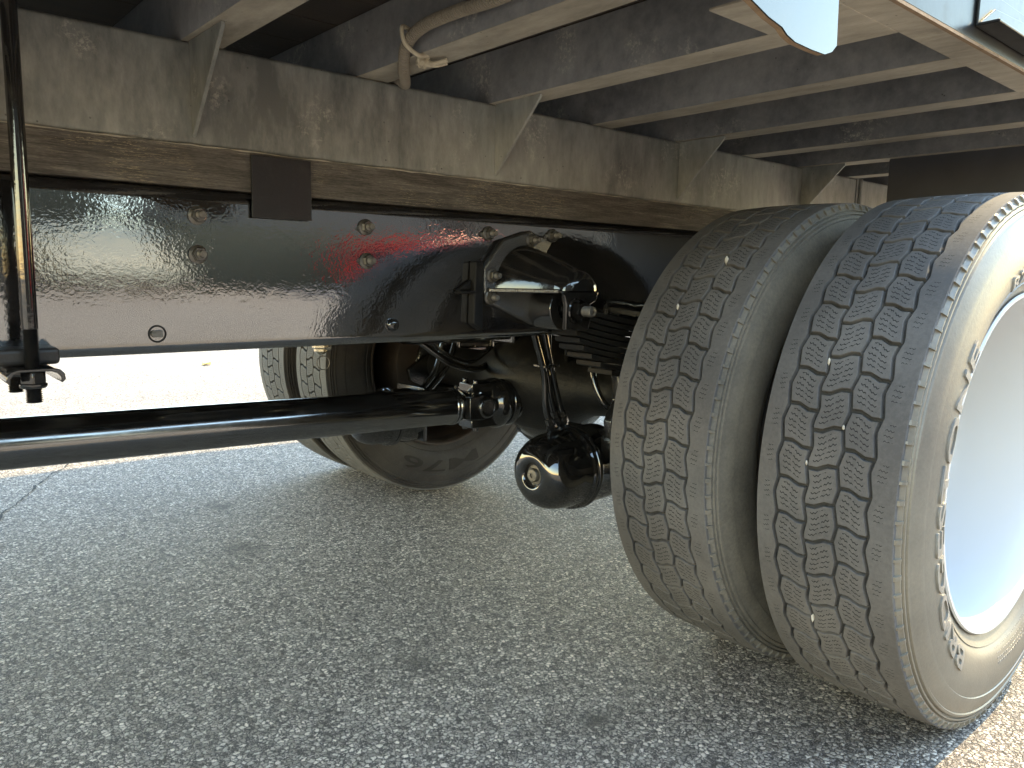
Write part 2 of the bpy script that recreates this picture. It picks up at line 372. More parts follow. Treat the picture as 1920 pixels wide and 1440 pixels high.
def bolt_mesh(name, rw=0.0145, rn=0.0105, l_nut=0.010, l_stud=0.026, rs=0.0062, mats=None):
    m = MB()
    m.lathe([(0.0005, 0.0), (rw, 0.0), (rw, 0.0028), (rn*0.95, 0.0045)], 24, axis=(0, -1, 0))
    hexp = [(rn*1.10*math.cos(pi/3*i+0.3), rn*1.10*math.sin(pi/3*i+0.3)) for i in range(6)]
    hx2 = [(p*0.9, q*0.9) for p, q in hexp]
    vs = [(p, -0.003, q) for p, q in hexp]+[(p, -0.003-l_nut*0.85, q) for p, q in hexp]+[(p, -0.003-l_nut, q) for p, q in hx2]
    m.add(vs, [(i, (i+1) % 6, 6+(i+1) % 6, 6+i) for i in range(6)]+[(6+i, 6+(i+1) % 6, 12+(i+1) % 6, 12+i) for i in range(6)]+[tuple(range(12, 18))])
    pr = [(rs, 0.003+l_nut)]; k = 0; h = 0.003+l_nut
    while h < l_stud-0.004:
        pr += [(rs, h), (rs*0.86, h+0.0006), (rs, h+0.0012)]; h += 0.0013
    pr += [(rs*0.8, l_stud), (0.0003, l_stud)]
    m.lathe(pr, 14, axis=(0, -1, 0), mi=1)
    return m.mesh(name, mats or [M['boltpaint'], M['zinc']], 35)
bm_ = bolt_mesh('bolt')
for x, z in ((-1.094, .856), (-1.095, .796), (-.798, .854), (-.796, .794), (-.514, .857), (-.335, .861)):
    o = obj('bolt', bm_, near_rail, loc=(x, -0.4305, z)); o.rotation_euler = (0, random.uniform(0, 6), 0)
# hole with a square-headed plug, and a domed plug
h = MB(); h.lathe([(0.0135, 0.0002), (0.0135, 0.0006), (0.011, 0.0008), (0.010, -0.004), (0.0001, -0.004)], 28, axis=(0, -1, 0))
h.box(-0.001, 0.0075, -0.004, 0.004, -0.005, 0.005, 1)
h.lathe([(0.0055, 0.001), (0.005, 0.004), (0.0002, 0.0042)], 16, origin=(-0.0045, 0, 0), axis=(0, -1, 0), mi=1)
obj('hole_plug', h.mesh('hole_plug', [M['crack'], M['zinc']], 30), near_rail, loc=(-1.160, -0.4305, .674), bevel=0.0004)
h = MB(); h.lathe([(0.0125, 0.0), (0.0125, 0.003), (0.011, 0.006), (0.006, 0.0085), (0.0002, 0.009)], 24, axis=(0, -1, 0)); h.box(-0.003, 0.006, -0.0115, -0.006, -0.0045, 0.0045)
obj('domed_plug', h.mesh('domed_plug', M['gloss'], 40), near_rail, loc=(-.742, -0.4305, .677))

# timber sills, long sills
for sgn in (1, -1):
    a, b = sorted((-0.432*sgn, -0.346*sgn))
    wd = MB(); n = 160; random.seed(11)
    # slightly uneven lower edge: thin timber plank
    vs = []
    for i in range(n+1):
        x = XF+0.4+(XR-XF-0.8)*i/n
        dz = 0.0012*math.sin(x*9.0)+random.uniform(-0.0006, 0.0006)
        vs += [(x, -0.432*sgn, .8985+dz*0.3), (x, -0.4335*sgn+0.0006*random.uniform(-1, 1), .930), (x, -0.432*sgn, .9595), (x, -0.346*sgn, .9595), (x, -0.346*sgn, .8985)]
    wd.add(vs, [(i*5+k, i*5+(k+1) % 5, i*5+5+(k+1) % 5, i*5+5+k) for i in range(n) for k in range(5)])
    obj('timber_sill', wd.mesh('timber_sill', M['wood'], 40), truck, label='weathered timber packer strip on top of the near frame rail' if sgn == 1 else None)
    ls = MB().prism(cchan(-0.430*sgn, .961, 1.1125, 0.06, 0.006, 0.008, sgn, 4), 'x', XF, XR)
    o = obj('long_sill', ls.mesh('long_sill', M['dusty'], 30), truck, label='dusty steel body sill channel above the timber strip' if sgn == 1 else None)
    if sgn == 1: long_sill = o
# splinters of the timber edge over the rail
random.seed(5)
XS = [-1.106+0.2985*k for k in range(-10, 13)]
def gusset(k):
    m = MB(); x = XS[k]; t = 0.003
    p = [(-0.4305, 0.972), (-0.4305, 1.112), (-0.562, 1.112), (-0.562, 1.107)]
    m.prism(p, 'x', x+0.012-t, x+0.012+t)
    obj('gusset', m.mesh('gusset', M['dusty']), long_sill, bevel=0.0008)
for k in (10, 12, 14, 16): gusset(k)
# vertical seam strap on the long sill
m = MB(); m.box(1.04, 1.075, -0.4335, -0.4302, .962, 1.112); m.tube([(1.058, -0.437, .963), (1.058, -0.437, 1.11)], 0.007, 8)
obj('seam_strap', m.mesh('seam_strap', M['dusty'], 40), long_sill)
# strap plate over timber and rail
m = MB(); m.box(-1.009, -.906, -0.4395, -0.4345, .858, .9565)
obj('mounting_plate', m.mesh('mounting_plate', M['plate']), truck, label='flat matt black steel tab over the timber strip', bevel=0.001)
m = MB(); pts = [(-1.36+0.02*i, -0.4312+random.uniform(-.0006, .0006), .9605+random.uniform(-.0008, .0008)) for i in range(140)]
m.tube(pts, [random.choice((.0003, .0007, .0010, .0014)) for _ in pts], 6)
obj('weld_bead', m.mesh('weld_bead', M['flange'], 60), long_sill)

# cross sills: web towards the front, flange running back
for k, x in enumerate(XS):
    m = MB()
    m.box(x, x+0.005, -1.176, 1.176, 1.1135, 1.2125, 0)
    m.box(x+0.0052, x+0.062, -1.176, 1.176, 1.1137, 1.1195, 1)
    m.box(x+0.0052, x+0.045, -1.176, 1.176, 1.2065, 1.2125, 0)
    m.box(x-0.0004, x+0.0625, -1.176, 1.176, 1.1125, 1.1136, 1)
    obj('cross_sill', m.mesh('cross_sill', [M['web'], M['flange']]), truck, bevel=0.0012)
# floor planks
for i in range(17):
    y0 = -1.19+i*0.14
    m = MB().box(XF, XR, y0+0.0012, y0+0.1388, 1.213+random.uniform(0, .0015), 1.25)
    obj('floor_plank', m.mesh('floor_plank', M['plank']), truck)
# side rails and body shell
for sgn in (1, -1):
    def Y(a): return a*sgn
    m = MB()
    m.prism([(Y(-1.177), 1.109), (Y(-1.238), 1.1075), (Y(-1.238), 1.1125), (Y(-1.183), 1.114), (Y(-1.183), 1.24), (Y(-1.177), 1.24)], 'x', XF, XR)
    sr = obj('side_rail', m.mesh('side_rail', M['flange']), truck, label='dusty pressed side rail along the near edge of the floor' if sgn == 1 else None)
    m = MB(); a, b = sorted((Y(-1.2385), Y(-1.244))); m.box(XF, XR, a, b, 1.100, 1.42)
    obj('side_skirt', m.mesh('side_skirt', M['outer']), truck, bevel=0.001)
    m = MB(); a, b = sorted((Y(-1.2382), Y(-1.2442))); m.box(XF, XR, a, b, 1.0960, 1.0998)
    obj('lower_edge', m.mesh('lower_edge', M['rust']), sr)
    m = MB(); a, b = sorted((Y(-1.20), Y(-1.244))); m.box(XF, XR, a, b, 1.4205, 3.55)
    obj('body_side', m.mesh('body_side', M['bodywhite']), truck)
m = MB().box(XF, XR, -1.24, 1.24, 3.551, 3.60); obj('body_roof', m.mesh('body_roof', M['bodywhite']), truck)
m = MB().box(XF, XF+0.03, -1.199, 1.199, 1.2505, 3.55); obj('body_front', m.mesh('body_front', M['bodywhite']), truck)
m = MB().box(XR-0.03, XR, -1.199, 1.199, 1.2505, 3.55); obj('rear_door', m.mesh('rear_door', M['bodywhite']), truck)
# angle bracket with a lamp shelf on the outer skirt (top right of the picture)
m = MB(); m.prism([(-1.2445, 1.118), (-1.275, 1.118), (-1.275, 1.122), (-1.2485, 1.122), (-1.2485, 1.170), (-1.2445, 1.170)], 'x', -0.33, -0.02)
m.prism([(-0.33, 1.122), (-0.02, 1.122), (-0.02, 1.165), (-0.28, 1.150)], 'y', -1.2518, -1.2490)
obj('skirt_bracket', m.mesh('skirt_bracket', M['outer']), truck, bevel=0.0015)
# end plate under the floor beside the side rail
m = MB().box(-0.66, -0.405, -1.1765, -1.05, 1.1085, 1.1122)
obj('end_plate', m.mesh('end_plate', M['flange']), truck, bevel=0.001)
# bright hanging bracket
PB = [(-1.15, 1.108), (-.891, 1.028), (-.845, 1.015), (-.821, 1.011), (-.811, 1.006), (-.796, 1.0025), (-.765, 1.0015), (-.738, 1.002), (-.724, 1.007), (-.715, 1.015), (-.720, 1.108)]
m = MB().prism(PB, 'y', -1.2530, -1.2513); m.prism([(p, q) for p, q in PB], 'y', -1.2511, -1.2450, 1)
obj('side_bracket', m.mesh('side_bracket', [M['sheet'], M['rust']]), truck, label='bright steel bracket plate with a rusty edge hanging from the side rail')

# ------------------------------------------------------------------ tyres
RT, TW, NP = 0.465, 0.105, 52
PIT = 2*pi/NP
ZIGA = 0.0030
GR = (-0.0680, -0.0225, 0.0245, 0.0720)          # circumferential groove centre lines
def zig(u):                                       # u in pitches
    u = (u+0.40) % 1.0
    return ZIGA*(1-2*(u/0.42)) if u < 0.42 else ZIGA*(-1+2*((u-0.42)/0.58))
def crown(t): return RT-0.26*t*t
def cyl(a, t, r_): return (-r_*math.cos(a), t, r_*math.sin(a))   # a=0 faces forward, grows upward

def block_mesh(name, col, mat, gw=0.0029, tg=0.0031, depth=0.0085, far=False):
    """one tread block of column col (0..2), spanning one pitch; wheel axis is y, outer side is -y for near tyres"""
    m = MB(); g0, g1 = GR[col], GR[col+1]; ph = 0.5 if col == 1 else 0.0; sl = 1 if col == 1 else -1
    NU, NV = 5, 8
    def sh(q): # S-shaped transverse groove
        return sl*0.068*(1 if q < 0.28 else -1 if q > 0.68 else 1-2*(q-0.28)/0.40)
    def P(u, v, dep, ins):
        e = tg/(RT*PIT)
        vv = e+(1-2*e)*v
        vv = vv + (ins/(RT*PIT))*(1-2*v)
        s_ = vv+ph+sh(u)
        tl = g0+zig(s_)+gw+ins; tr = g1+zig(s_)-gw-ins
        t = tl+(tr-tl)*u
        return cyl(s_*PIT, t, crown(t)-dep)
    US = [0, .28, .48, .68, 1]; VS = [0, .06, .22, .42, .54, .64, .82, 1]
    rings = []
    for dep, ins in ((0.0, 0.0007), (0.0008, 0.0)):
        rings.append(None)
    vid = {}; uvs = []
    def V(u, v, dep, ins):
        k = (round(u, 4), round(v, 4), dep)
        if k not in vid: vid[k] = len(m.v); m.v.append(P(u, v, dep, ins)); uvs.append((u, v))
        return vid[k]
    F = []
    for i in range(len(US)-1):
        for j in range(len(VS)-1):
            F.append(tuple(V(a, b, 0.0, 0.0007) for a, b in ((US[i], VS[j]), (US[i+1], VS[j]), (US[i+1], VS[j+1]), (US[i], VS[j+1]))))
    loop = [(u, 0) for u in US]+[(1, v) for v in VS[1:]]+[(u, 1) for u in US[-2::-1]]+[(0, v) for v in VS[-2:0:-1]]
    for (d0, i0, d1, i1) in ((0.0, 0.0007, 0.0009, 0.0), (0.0009, 0.0, depth, -0.0006)):
        for i in range(len(loop)):
            a, b = loop[i], loop[(i+1) % len(loop)]
            F.append((V(*a, d0, i0), V(*b, d0, i0), V(*b, d1, i1), V(*a, d1, i1)))
    m.f = F; m.mi = [0]*len(F)
    me = m.mesh(name, mat)
    ul = me.uv_layers.new(name='UVMap')
    for lp in me.loops: ul.data[lp.index].uv = uvs[lp.vertex_index]
    for p in me.polygons: p.use_smooth = True
    me.set_sharp_from_angle(angle=R(28))
    return me

def shoulder_mesh(name, side, mat, depth=0.0085, gw=0.0029):
    """full ring shoulder rib; side -1 at t=-TW, +1 at t=+TW"""
    m = MB(); uvs = []; sub = 8; n = NP*sub; us = [0, 0.25, 0.5, 0.75, 1.0]
    for i in range(n):
        s_ = i/sub
        if side < 0: a, b = -TW, GR[0]+zig(s_)-gw
        else: a, b = TW, GR[3]+zig(s_)+gw
        row = [(a, 0.0095), (a*0.9985, 0.0012)]+[(a*0.99+(b-a*0.99)*u, 0.0) for u in us]+[(b+(-0.0006 if side < 0 else 0.0006), 0.0008) if False else (b, 0.0008), (b, depth)]
        for t, d in row: m.v.append(cyl(s_*PIT, t, crown(t)-d))
        uvs.append(s_)
    L = 9
    for i in range(n):
        k = (i+1) % n
        for j in range(L-1): m.f.append((i*L+j, k*L+j, k*L+j+1, i*L+j+1)); m.mi.append(0)
    me = m.mesh(name, mat); ul = me.uv_layers.new(name='UVMap')
    ux = [-0.1, -0.05]+us+[1.1, 1.2]
    for p in me.polygons:
        idx = [me.loops[l].vertex_index for l in p.loop_indices]
        rows = [q//L for q in idx]; wrap = max(rows)-min(rows) > 2
        r_min = (n-1) if wrap else min(rows)
        for l in p.loop_indices:
            q = me.loops[l].vertex_index; rw = q//L
            v = (r_min % sub)/sub + (0 if rw == r_min else 1.0/sub)
            ul.data[l].uv = (ux[q % L], v)
    for p in me.polygons: p.use_smooth = True
    me.set_sharp_from_angle(angle=R(28))
    return me

OUTP = [(.1050, .4565), (.1062, .4535), (.1098, .4500), (.1100, .4478), (.1072, .4466), (.1072, .4452), (.1120, .4438), (.1124, .4410), (.1095, .4398), (.1095, .4384), (.1142, .4366), (.1156, .4325), (.1138, .4305), (.1165, .4235),
        (.1205, .4120), (.1222, .4040), (.1224, .4022), (.1208, .4010), (.1224, .3930), (.1246, .3790), (.1250, .3650), (.1240, .3500), (.1215, .3380), (.1165, .3280), (.1120, .3225), (.1105, .3200), (.1118, .3185), (.1090, .3140), (.1050, .3070), (.1020, .3000), (.0990, .2950), (.085, .288)]
def interp_out(r_):
    for (a0, q0), (a1, q1) in zip(OUTP, OUTP[1:]):
        if q1 <= r_ <= q0 and q0 > q1: return a0+(a1-a0)*(q0-r_)/(q0-q1)
    return 0.12

def carcass(mats):
    m = MB()
    base = [(-t, crown(t)-0.0078) for t in [0.104-0.208*i/12 for i in range(13)]]
    m.lathe([(r_, t) for t, r_ in base], 156, axis=(0, 1, 0), mi=0)
    m.lathe([(r_, -a) for a, r_ in OUTP], 156, axis=(0, 1, 0), mi=1)
    m.lathe([(r_, a) for a, r_ in OUTP], 156, axis=(0, 1, 0), mi=2)
    return m.mesh('tyre', mats, 25)

def text_on_arc(name, body, cap, r_base, a_start, a_end, parent, mat, axial_sign=-1, lift=0.0028, mirror=False, squash=1.0):
    cu = bpy.data.curves.new(name, 'FONT'); cu.body = body; cu.size = 1.0; cu.extrude = 0.02; cu.resolution_u = 3; cu.offset = 0.012
    to = bpy.data.objects.new('tmp_text', cu); COL.objects.link(to)
    dg = bpy.context.evaluated_depsgraph_get(); me0 = bpy.data.meshes.new_from_object(to.evaluated_get(dg))
    bpy.data.objects.remove(to)
    bm = bmesh.new(); bm.from_mesh(me0); bpy.data.meshes.remove(me0)
    bmesh.ops.triangulate(bm, faces=bm.faces[:])
    bmesh.ops.subdivide_edges(bm, edges=[e for e in bm.edges if e.calc_length() > 0.25], cuts=2)
    xs = [v.co.x for v in bm.verts]; x0, x1 = min(xs), max(xs); ys = [v.co.y for v in bm.verts]; y1 = max(ys)
    for v in bm.verts:
        f = (v.co.x-x0)/(x1-x0); a = a_start+(a_end-a_start)*f
        r_ = r_base+cap*v.co.y/y1
        ax_ = interp_out(r_)+(lift if v.co.z > 0 else -0.002)
        p = cyl(a, axial_sign*ax_, r_); v.co = p
    bmesh.ops.recalc_face_normals(bm, faces=bm.faces)
    me = bpy.data.meshes.new(name); bm.to_mesh(me); bm.free(); me.materials.append(mat)
    return obj(name, me, parent)

def nub_mesh(name, mat, wide):
    # one small raised bar on the shoulder edge (outer side at -y)
    m = MB(); w_ = 0.0036 if wide else 0.0022
    a = w_/RT
    sec = [(.1045, .4606), (.1075, .4594), (.1115, .4525), (.1112, .4490), (.1075, .4480), (.1035, .4560)]
    n = len(sec); vs = []
    for k in (-a, a): vs += [cyl(k, -ax_, r_) for ax_, r_ in sec]
    m.add(vs, [tuple(range(n)), tuple(range(n, 2*n))]+[(i, (i+1) % n, n+(i+1) % n, n+i) for i in range(n)])
    return m.mesh(name, mat)

blk = [block_mesh('tread_block', 0, M['tread1']), block_mesh('tread_block', 1, M['tread2']), block_mesh('tread_block', 2, M['tread1'])]
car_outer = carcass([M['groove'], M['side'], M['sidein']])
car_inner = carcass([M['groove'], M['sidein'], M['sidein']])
sh_a, sh_b = shoulder_mesh('shoulder_rib', -1, M['shoulder']), shoulder_mesh('shoulder_rib', 1, M['shoulder'])
nubs = [nub_mesh('shoulder_bar', M['side'], True), nub_mesh('shoulder_bar', M['side'], False)]
nubsd = [nub_mesh('shoulder_bar', M['sidein'], True), nub_mesh('shoulder_bar', M['sidein'], False)]

def joined_blocks(meshes, spots, mat):
    m = MB(); uvs = []
    for me, k in spots:
        o = len(m.v); rot = Matrix.Rotation(k*PIT, 3, 'Y')
        for v in me.vertices: m.v.append(tuple(rot @ v.co))
        for p in me.polygons: m.f.append(tuple(i+o for i in p.vertices)); m.mi.append(0)
    return m.mesh('tread_band', mat, 28)

def make_tyre(y, xc, zc, rot, car, nubm, label, vis, nub_vis):
    t = obj('tyre', car, truck, label=label, loc=(xc, y, zc))
    t.rotation_euler = (0, rot, 0)
    for me in (sh_a, sh_b): obj('shoulder_rib', me, t)
    rest = []
    for col in range(3):
        for k in range(NP):
            a = k*PIT - rot        # final angle of the block start (rotation about +y turns forward towards up)
            a = (k*PIT + rot + pi) % (2*pi) - pi
            if vis[0] < math.degrees(a) < vis[1]:
                o = obj('tread_block', blk[col], t); o.rotation_euler = (0, k*PIT, 0)
            else: rest.append((blk[col], k))
    if rest:
        o = obj('tread_band', joined_blocks(blk, rest, M['tread1']), t, kind='stuff')
    if nubm:
        for i in range(NP*2):
            a = (i*PIT/2 + rot + pi) % (2*pi) - pi
            if nub_vis[0] < math.degrees(a) < nub_vis[1]:
                o = obj('shoulder_bar', nubm[i % 2], t); o.rotation_euler = (0, i*PIT/2, 0)
    return t
YO, YI = -1.1465, -0.839
t_outer = make_tyre(YO, 0.0, 0.4625, 0.030, car_outer, nubs, 'outer tyre of the near rear pair with raised lettering on its sunlit sidewall', (-82, 88), (-100, 100))
t_inner = make_tyre(YI, 0.0, 0.4625, 0.075, car_inner, nubsd, 'inner tyre of the near rear pair, shaded and dusty', (-80, 75), (-70, 100))
text_on_arc('raised_lettering', 'BRIDGESTONE', 0.034, 0.336, R(-56), R(37), t_outer, M['letter'])
text_on_arc('raised_lettering', 'R250F', 0.022, 0.333, R(62), R(84), t_outer, M['letter'])
# small moulded notes near the bead: rows of tiny raised bars
random.seed(9)
m = MB()
for row in range(4):
    r_ = 0.327+row*0.0075; a = -88.0
    while a > -125:
        da = random.uniform(0.35, 1.3)
        b_ = interp_out(r_)+0.0008
        q = [cyl(R(a), -b_, r_), cyl(R(a-da), -b_, r_), cyl(R(a-da), -b_, r_+0.0042), cyl(R(a), -b_, r_+0.0042)]
        q2 = [(p[0], p[1]+0.002, p[2]) for p in q]
        m.add(q+q2, [(0, 1, 2, 3), (0, 1, 5, 4), (1, 2, 6, 5), (2, 3, 7, 6), (3, 0, 4, 7)])
        a -= da+random.uniform(0.3, 0.9)
obj('moulded_notes', m.mesh('moulded_notes', M['letter']), t_outer, kind='stuff')

# wheels
def wheel_mesh(name, mats, sgn=-1):
    pr = [(.289, .088), (.292, .098), (.2975, .1015), (.2990, .1050), (.2970, .1080), (.2925, .1075), (.2885, .103), (.2850, .094), (.280, .080), (.2765, .055), (.2740, .0), (.2680, -.06), (.262, -.085), (.250, -.105), (.225, -.120), (.19, -.123), (.165, -.120), (.150, -.110), (.146, -.05), (.135, -.035), (.06, -.03), (.0005, -.028)]
    return MB().lathe([(r_, sgn*h) for r_, h in pr], 120, axis=(0, 1, 0)).mesh(name, mats, 40)
o = obj('wheel_disc', wheel_mesh('wheel_disc', M['white']), truck, label='white painted dished outer wheel', loc=(0, YO, .4625))
obj('wheel_disc', wheel_mesh('wheel_disc', M['rustrim'], 1), truck, loc=(0, YI, .4625))

# far side duals: another tread pattern, ribbed sidewall with M76
XF2, ZF2, YF1, YF2 = 0.085, 0.4655, 0.655, 0.965
FGW = 0.0020
fblk = [block_mesh('tread_block', 0, M['fartread'], gw=FGW), block_mesh('tread_block', 1, M['fartread'], gw=FGW), block_mesh('tread_block', 2, M['fartread'], gw=FGW)]
fsh = [shoulder_mesh('shoulder_rib', -1, M['farshoulder']), shoulder_mesh('shoulder_rib', 1, M['farshoulder'])]
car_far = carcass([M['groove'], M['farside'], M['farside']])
def far_tyre(y, label):
    t = obj('tyre', car_far, truck, label=label, loc=(XF2, y, ZF2))
    for me in fsh: obj('shoulder_rib', me, t)
    rest = []
    for col in range(3):
        for k in range(NP):
            a = (k*PIT+pi) % (2*pi)-pi
            if -62 < math.degrees(a) < 22: o = obj('tread_block', fblk[col], t); o.rotation_euler = (0, k*PIT, 0)
            else: rest.append((fblk[col], k))
    obj('tread_band', joined_blocks(fblk, rest, M['fartread']), t, kind='stuff')
    return t
tf = far_tyre(YF1, 'inner tyre of the far rear pair, dark sidewall behind the driveshaft')
far_tyre(YF2, 'outermost tyre of the far rear pair, only its tread showing')
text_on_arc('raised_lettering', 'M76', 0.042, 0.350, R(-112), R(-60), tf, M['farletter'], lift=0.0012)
def far_wheel():
    pr = [(.289, .088), (.292, .098), (.2975, .1015), (.2990, .1050), (.2970, .1080), (.2925, .1075), (.2885, .103), (.2850, .094), (.284, .078), (.2830, .050), (.2810, .045), (.2780, .04), (.272, .0), (.262, -.06), (.225, -.120), (.15, -.123), (.0005, -.12)]
    return MB().lathe([(r_, -h) for r_, h in pr], 96, axis=(0, 1, 0)).mesh('wheel_disc', M['rustrim'], 40)
obj('wheel_disc', far_wheel(), truck, loc=(XF2, YF1, ZF2))

# pebbles wedged in the tread grooves of the near pair
def pebble(tc, rot, col, u, size, label, grp=None):
    a = u*PIT+rot; t = GR[col]+zig(u); y, = (tc,)
    p = cyl(a, t, crown(t)-0.0010)
    m = MB(); bm = bmesh.new(); bmesh.ops.create_icosphere(bm, subdivisions=1, radius=1.0)
    sx, sy, sz = size*random.uniform(.5, .8), size*0.55, size*random.uniform(1.0, 1.7)
    for v in bm.verts: v.co = Vector((v.co.x*sx, v.co.y*sy, v.co.z*sz))*random.uniform(.82, 1.12)
    me = bpy.data.meshes.new('pebble'); bm.to_mesh(me); bm.free(); me.materials.append(M['stone'])
    return obj('pebble', me, None, label=label, cat='pebble', group='stones wedged in the tyre treads', loc=(p[0], y+p[1], p[2]+.4625))
random.seed(21)
for (col, u, sz, w_) in ((2, 3.3, .0044, 'highest'), (1, 1.62, .0036, 'middle'), (2, 0.55, .0032, 'second lowest'), (2, -4.1, .0046, 'lowest')):
    pebble(YO, .030, col, u, sz, 'pale stone in a tread groove of the outer near tyre, %s of its row' % w_)
for (col, u, sz, w_) in ((1, 6.3, .0065, 'upper white flat'), (2, 4.3, .0050, 'lower white')):
    pebble(YI, .075, col, u, sz, '%s stone caught in the tread of the inner near tyre' % w_)

# ------------------------------------------------------------------ axle, differential, driveshaft
XA, ZA = 0.045, 0.466
ax = MB()
ax.lathe([(.065, -.62), (.066, -.30), (.075, -.22), (.115, -.14), (.145, -.06), (.150, 0), (.145, .06), (.115, .14), (.080, .22), (.066, .30), (.065, .66)], 40, origin=(XA, 0, ZA))
obj('axle_housing', ax.mesh('axle_housing', M['darkcast'], 40), truck)
df = MB()
df.lathe([(.165, .06), (.168, .03), (.168, -.005), (.150, -.012), (.145, -.03), (.118, -.060), (.088, -.085), (.078, -.10), (.076, -.128), (.070, -.132), (.0005, -.133)], 48, origin=(XA, 0, ZA-.025), axis=(1, 0, -.0))
df.lathe([(.160, .0), (.150, .08), (.11, .14), (.05, .165), (.0005, .17)], 40, origin=(XA+.06, 0, ZA-.01), axis=(1, 0, 0))
for i in range(12):
    a = 2*pi*i/12; df.lathe([(.0085, 0), (.0085, .009), (.0004, .0095)], 6, origin=(XA-.012, .156*math.cos(a), ZA-.025+.156*math.sin(a)), axis=(-1, 0, 0))
obj('differential', df.mesh('differential', M['cast'], 35), truck, label='black painted differential housing behind the driveshaft joint')
# driveshaft line (x, z)
def dz(x): return .419+(-.281-x)*0.0262
DV = Vector((1, 0, -0.0262)).normalized()
D0 = Vector((-.300, 0, dz(-.300)))
ds = MB(); L = 4.2
ds.lathe([(.0490, 0), (.0488, L)], 64, origin=D0, axis=-DV)
ds.lathe([(.0490, 0), (.0510, -.002), (.0515, -.005), (.0495, -.009), (.0485, -.012), (.0510, -.014), (.0505, -.018), (.0480, -.022), (.043, -.034), (.036, -.044), (.02, -.050), (.0005, -.051)], 64, origin=D0, axis=-DV)
dso = obj('driveshaft', ds.mesh('driveshaft', M['satin'], 30), truck, label='long satin black driveshaft tube running to the differential')
m = MB()
for z0, z1, x0, x1 in ((-.0265, -.0262, -1.24, -1.12), ):
    pass
for i in range(10):
    xa = -1.19+i*.012
    a = R(-52); rr_ = .04895
    m.add([(xa, -rr_*math.cos(a), dz(xa)+rr_*math.sin(a)), (xa+.0105, -rr_*math.cos(a), dz(xa+.0105)+rr_*math.sin(a)), (xa+.0105, -rr_*math.cos(a-.014), dz(xa+.0105)+rr_*math.sin(a-.014)), (xa, -rr_*math.cos(a-.014), dz(xa)+rr_*math.sin(a-.014))], [(0, 1, 2, 3)])
obj('paint_scratch', m.mesh('paint_scratch', M['plate']), dso)
UJ = Vector((-.212, 0, dz(-.212)))
for s_ in (-1, 1):   # shaft yoke ears (in y), flange yoke ears (in z)
    yk = MB()
    yk.prism([(-.270, UJ.z-.030), (-.225, UJ.z-.034), (-.192, UJ.z-.022), (-.184, UJ.z), (-.192, UJ.z+.022), (-.225, UJ.z+.034), (-.270, UJ.z+.030)], 'y', *sorted((s_*.040, s_*.062)))
    yk.lathe([(.030, .0), (.030, .010), (.026, .014), (.022, .0145), (.020, .012), (.0005, .0125)], 28, origin=(UJ.x, s_*.056, UJ.z), axis=(0, s_, 0))
    obj('yoke_ear', yk.mesh('yoke_ear', M['cast'], 40), dso, bevel=.004)
cr = MB(); cr.lathe([(.016, -.052), (.016, .052)], 20, origin=UJ, axis=(0, 1, 0)); cr.lathe([(.016, -.056), (.016, .056)], 20, origin=UJ, axis=(0, 0, 1))
obj('joint_cross', cr.mesh('joint_cross', M['cast'], 40), dso)
fy = MB()
for s_ in (-1, 1):
    fy.prism([(-.240, -.030), (-.212, -.036), (-.165, -.034), (-.140, -.042), (-.140, .042), (-.165, .034), (-.212, .036), (-.240, .030)], 'z', *sorted((UJ.z+s_*.038, UJ.z+s_*.062)))
    for q in (-1, 1): fy.lathe([(.0085, 0), (.0085, .010), (.0004, .0105)], 6, origin=(-.222, q*.024, UJ.z+s_*.062), axis=(0, 0, s_))
fy.lathe([(.030, -.03), (.050, -.022), (.066, -.008), (.070, .0), (.072, .012), (.070, .022), (.066, .025), (.064, .035), (.058, .040), (.056, .08)], 48, origin=(-.150, 0, UJ.z-.002), axis=(1, 0, 0))
fy.lathe([(.058, .0), (.066, .002), (.068, .020), (.062, .024)], 48, origin=(-.112, 0, UJ.z-.003), axis=(1, 0, 0))
obj('pinion_yoke', fy.mesh('pinion_yoke', M['gloss'], 40), truck, bevel=.003)

# brakes: drums, spiders, chambers
for (x, y, s_, z) in ((0.0, -.60, -1, .4625), (XF2, .535, 1, ZF2)):
    m = MB(); m.lathe([(.10, -.002), (.19, -.002), (.205, .004), (.212, .02), (.212, .06), (.206, .065), (.206, .15)], 64, origin=(x, y, z), axis=(0, s_, 0))
    obj('brake_drum', m.mesh('brake_drum', M['rustrim'], 35), truck)
    m = MB(); m.lathe([(.066, -.10), (.075, -.09), (.085, -.03), (.13, -.012), (.135, 0.0), (.10, .004)], 40, origin=(x, y, z), axis=(0, s_, 0))
    for i in range(8):
        a = 2*pi*i/8; m.lathe([(.011, 0), (.011, .012), (.0004, .013)], 6, origin=(x+.112*math.cos(a), y-s_*.012, z+.112*math.sin(a)), axis=(0, -s_, 0))
    m.prism([(x-.17, z-.05), (x-.06, z-.10), (x-.05, z+.02), (x-.10, z+.04), (x-.18, z-.01)], 'y', *sorted((y-s_*.03, y-s_*.012)))
    obj('brake_spider', m.mesh('brake_spider', M['cast'], 35), truck, bevel=.002)

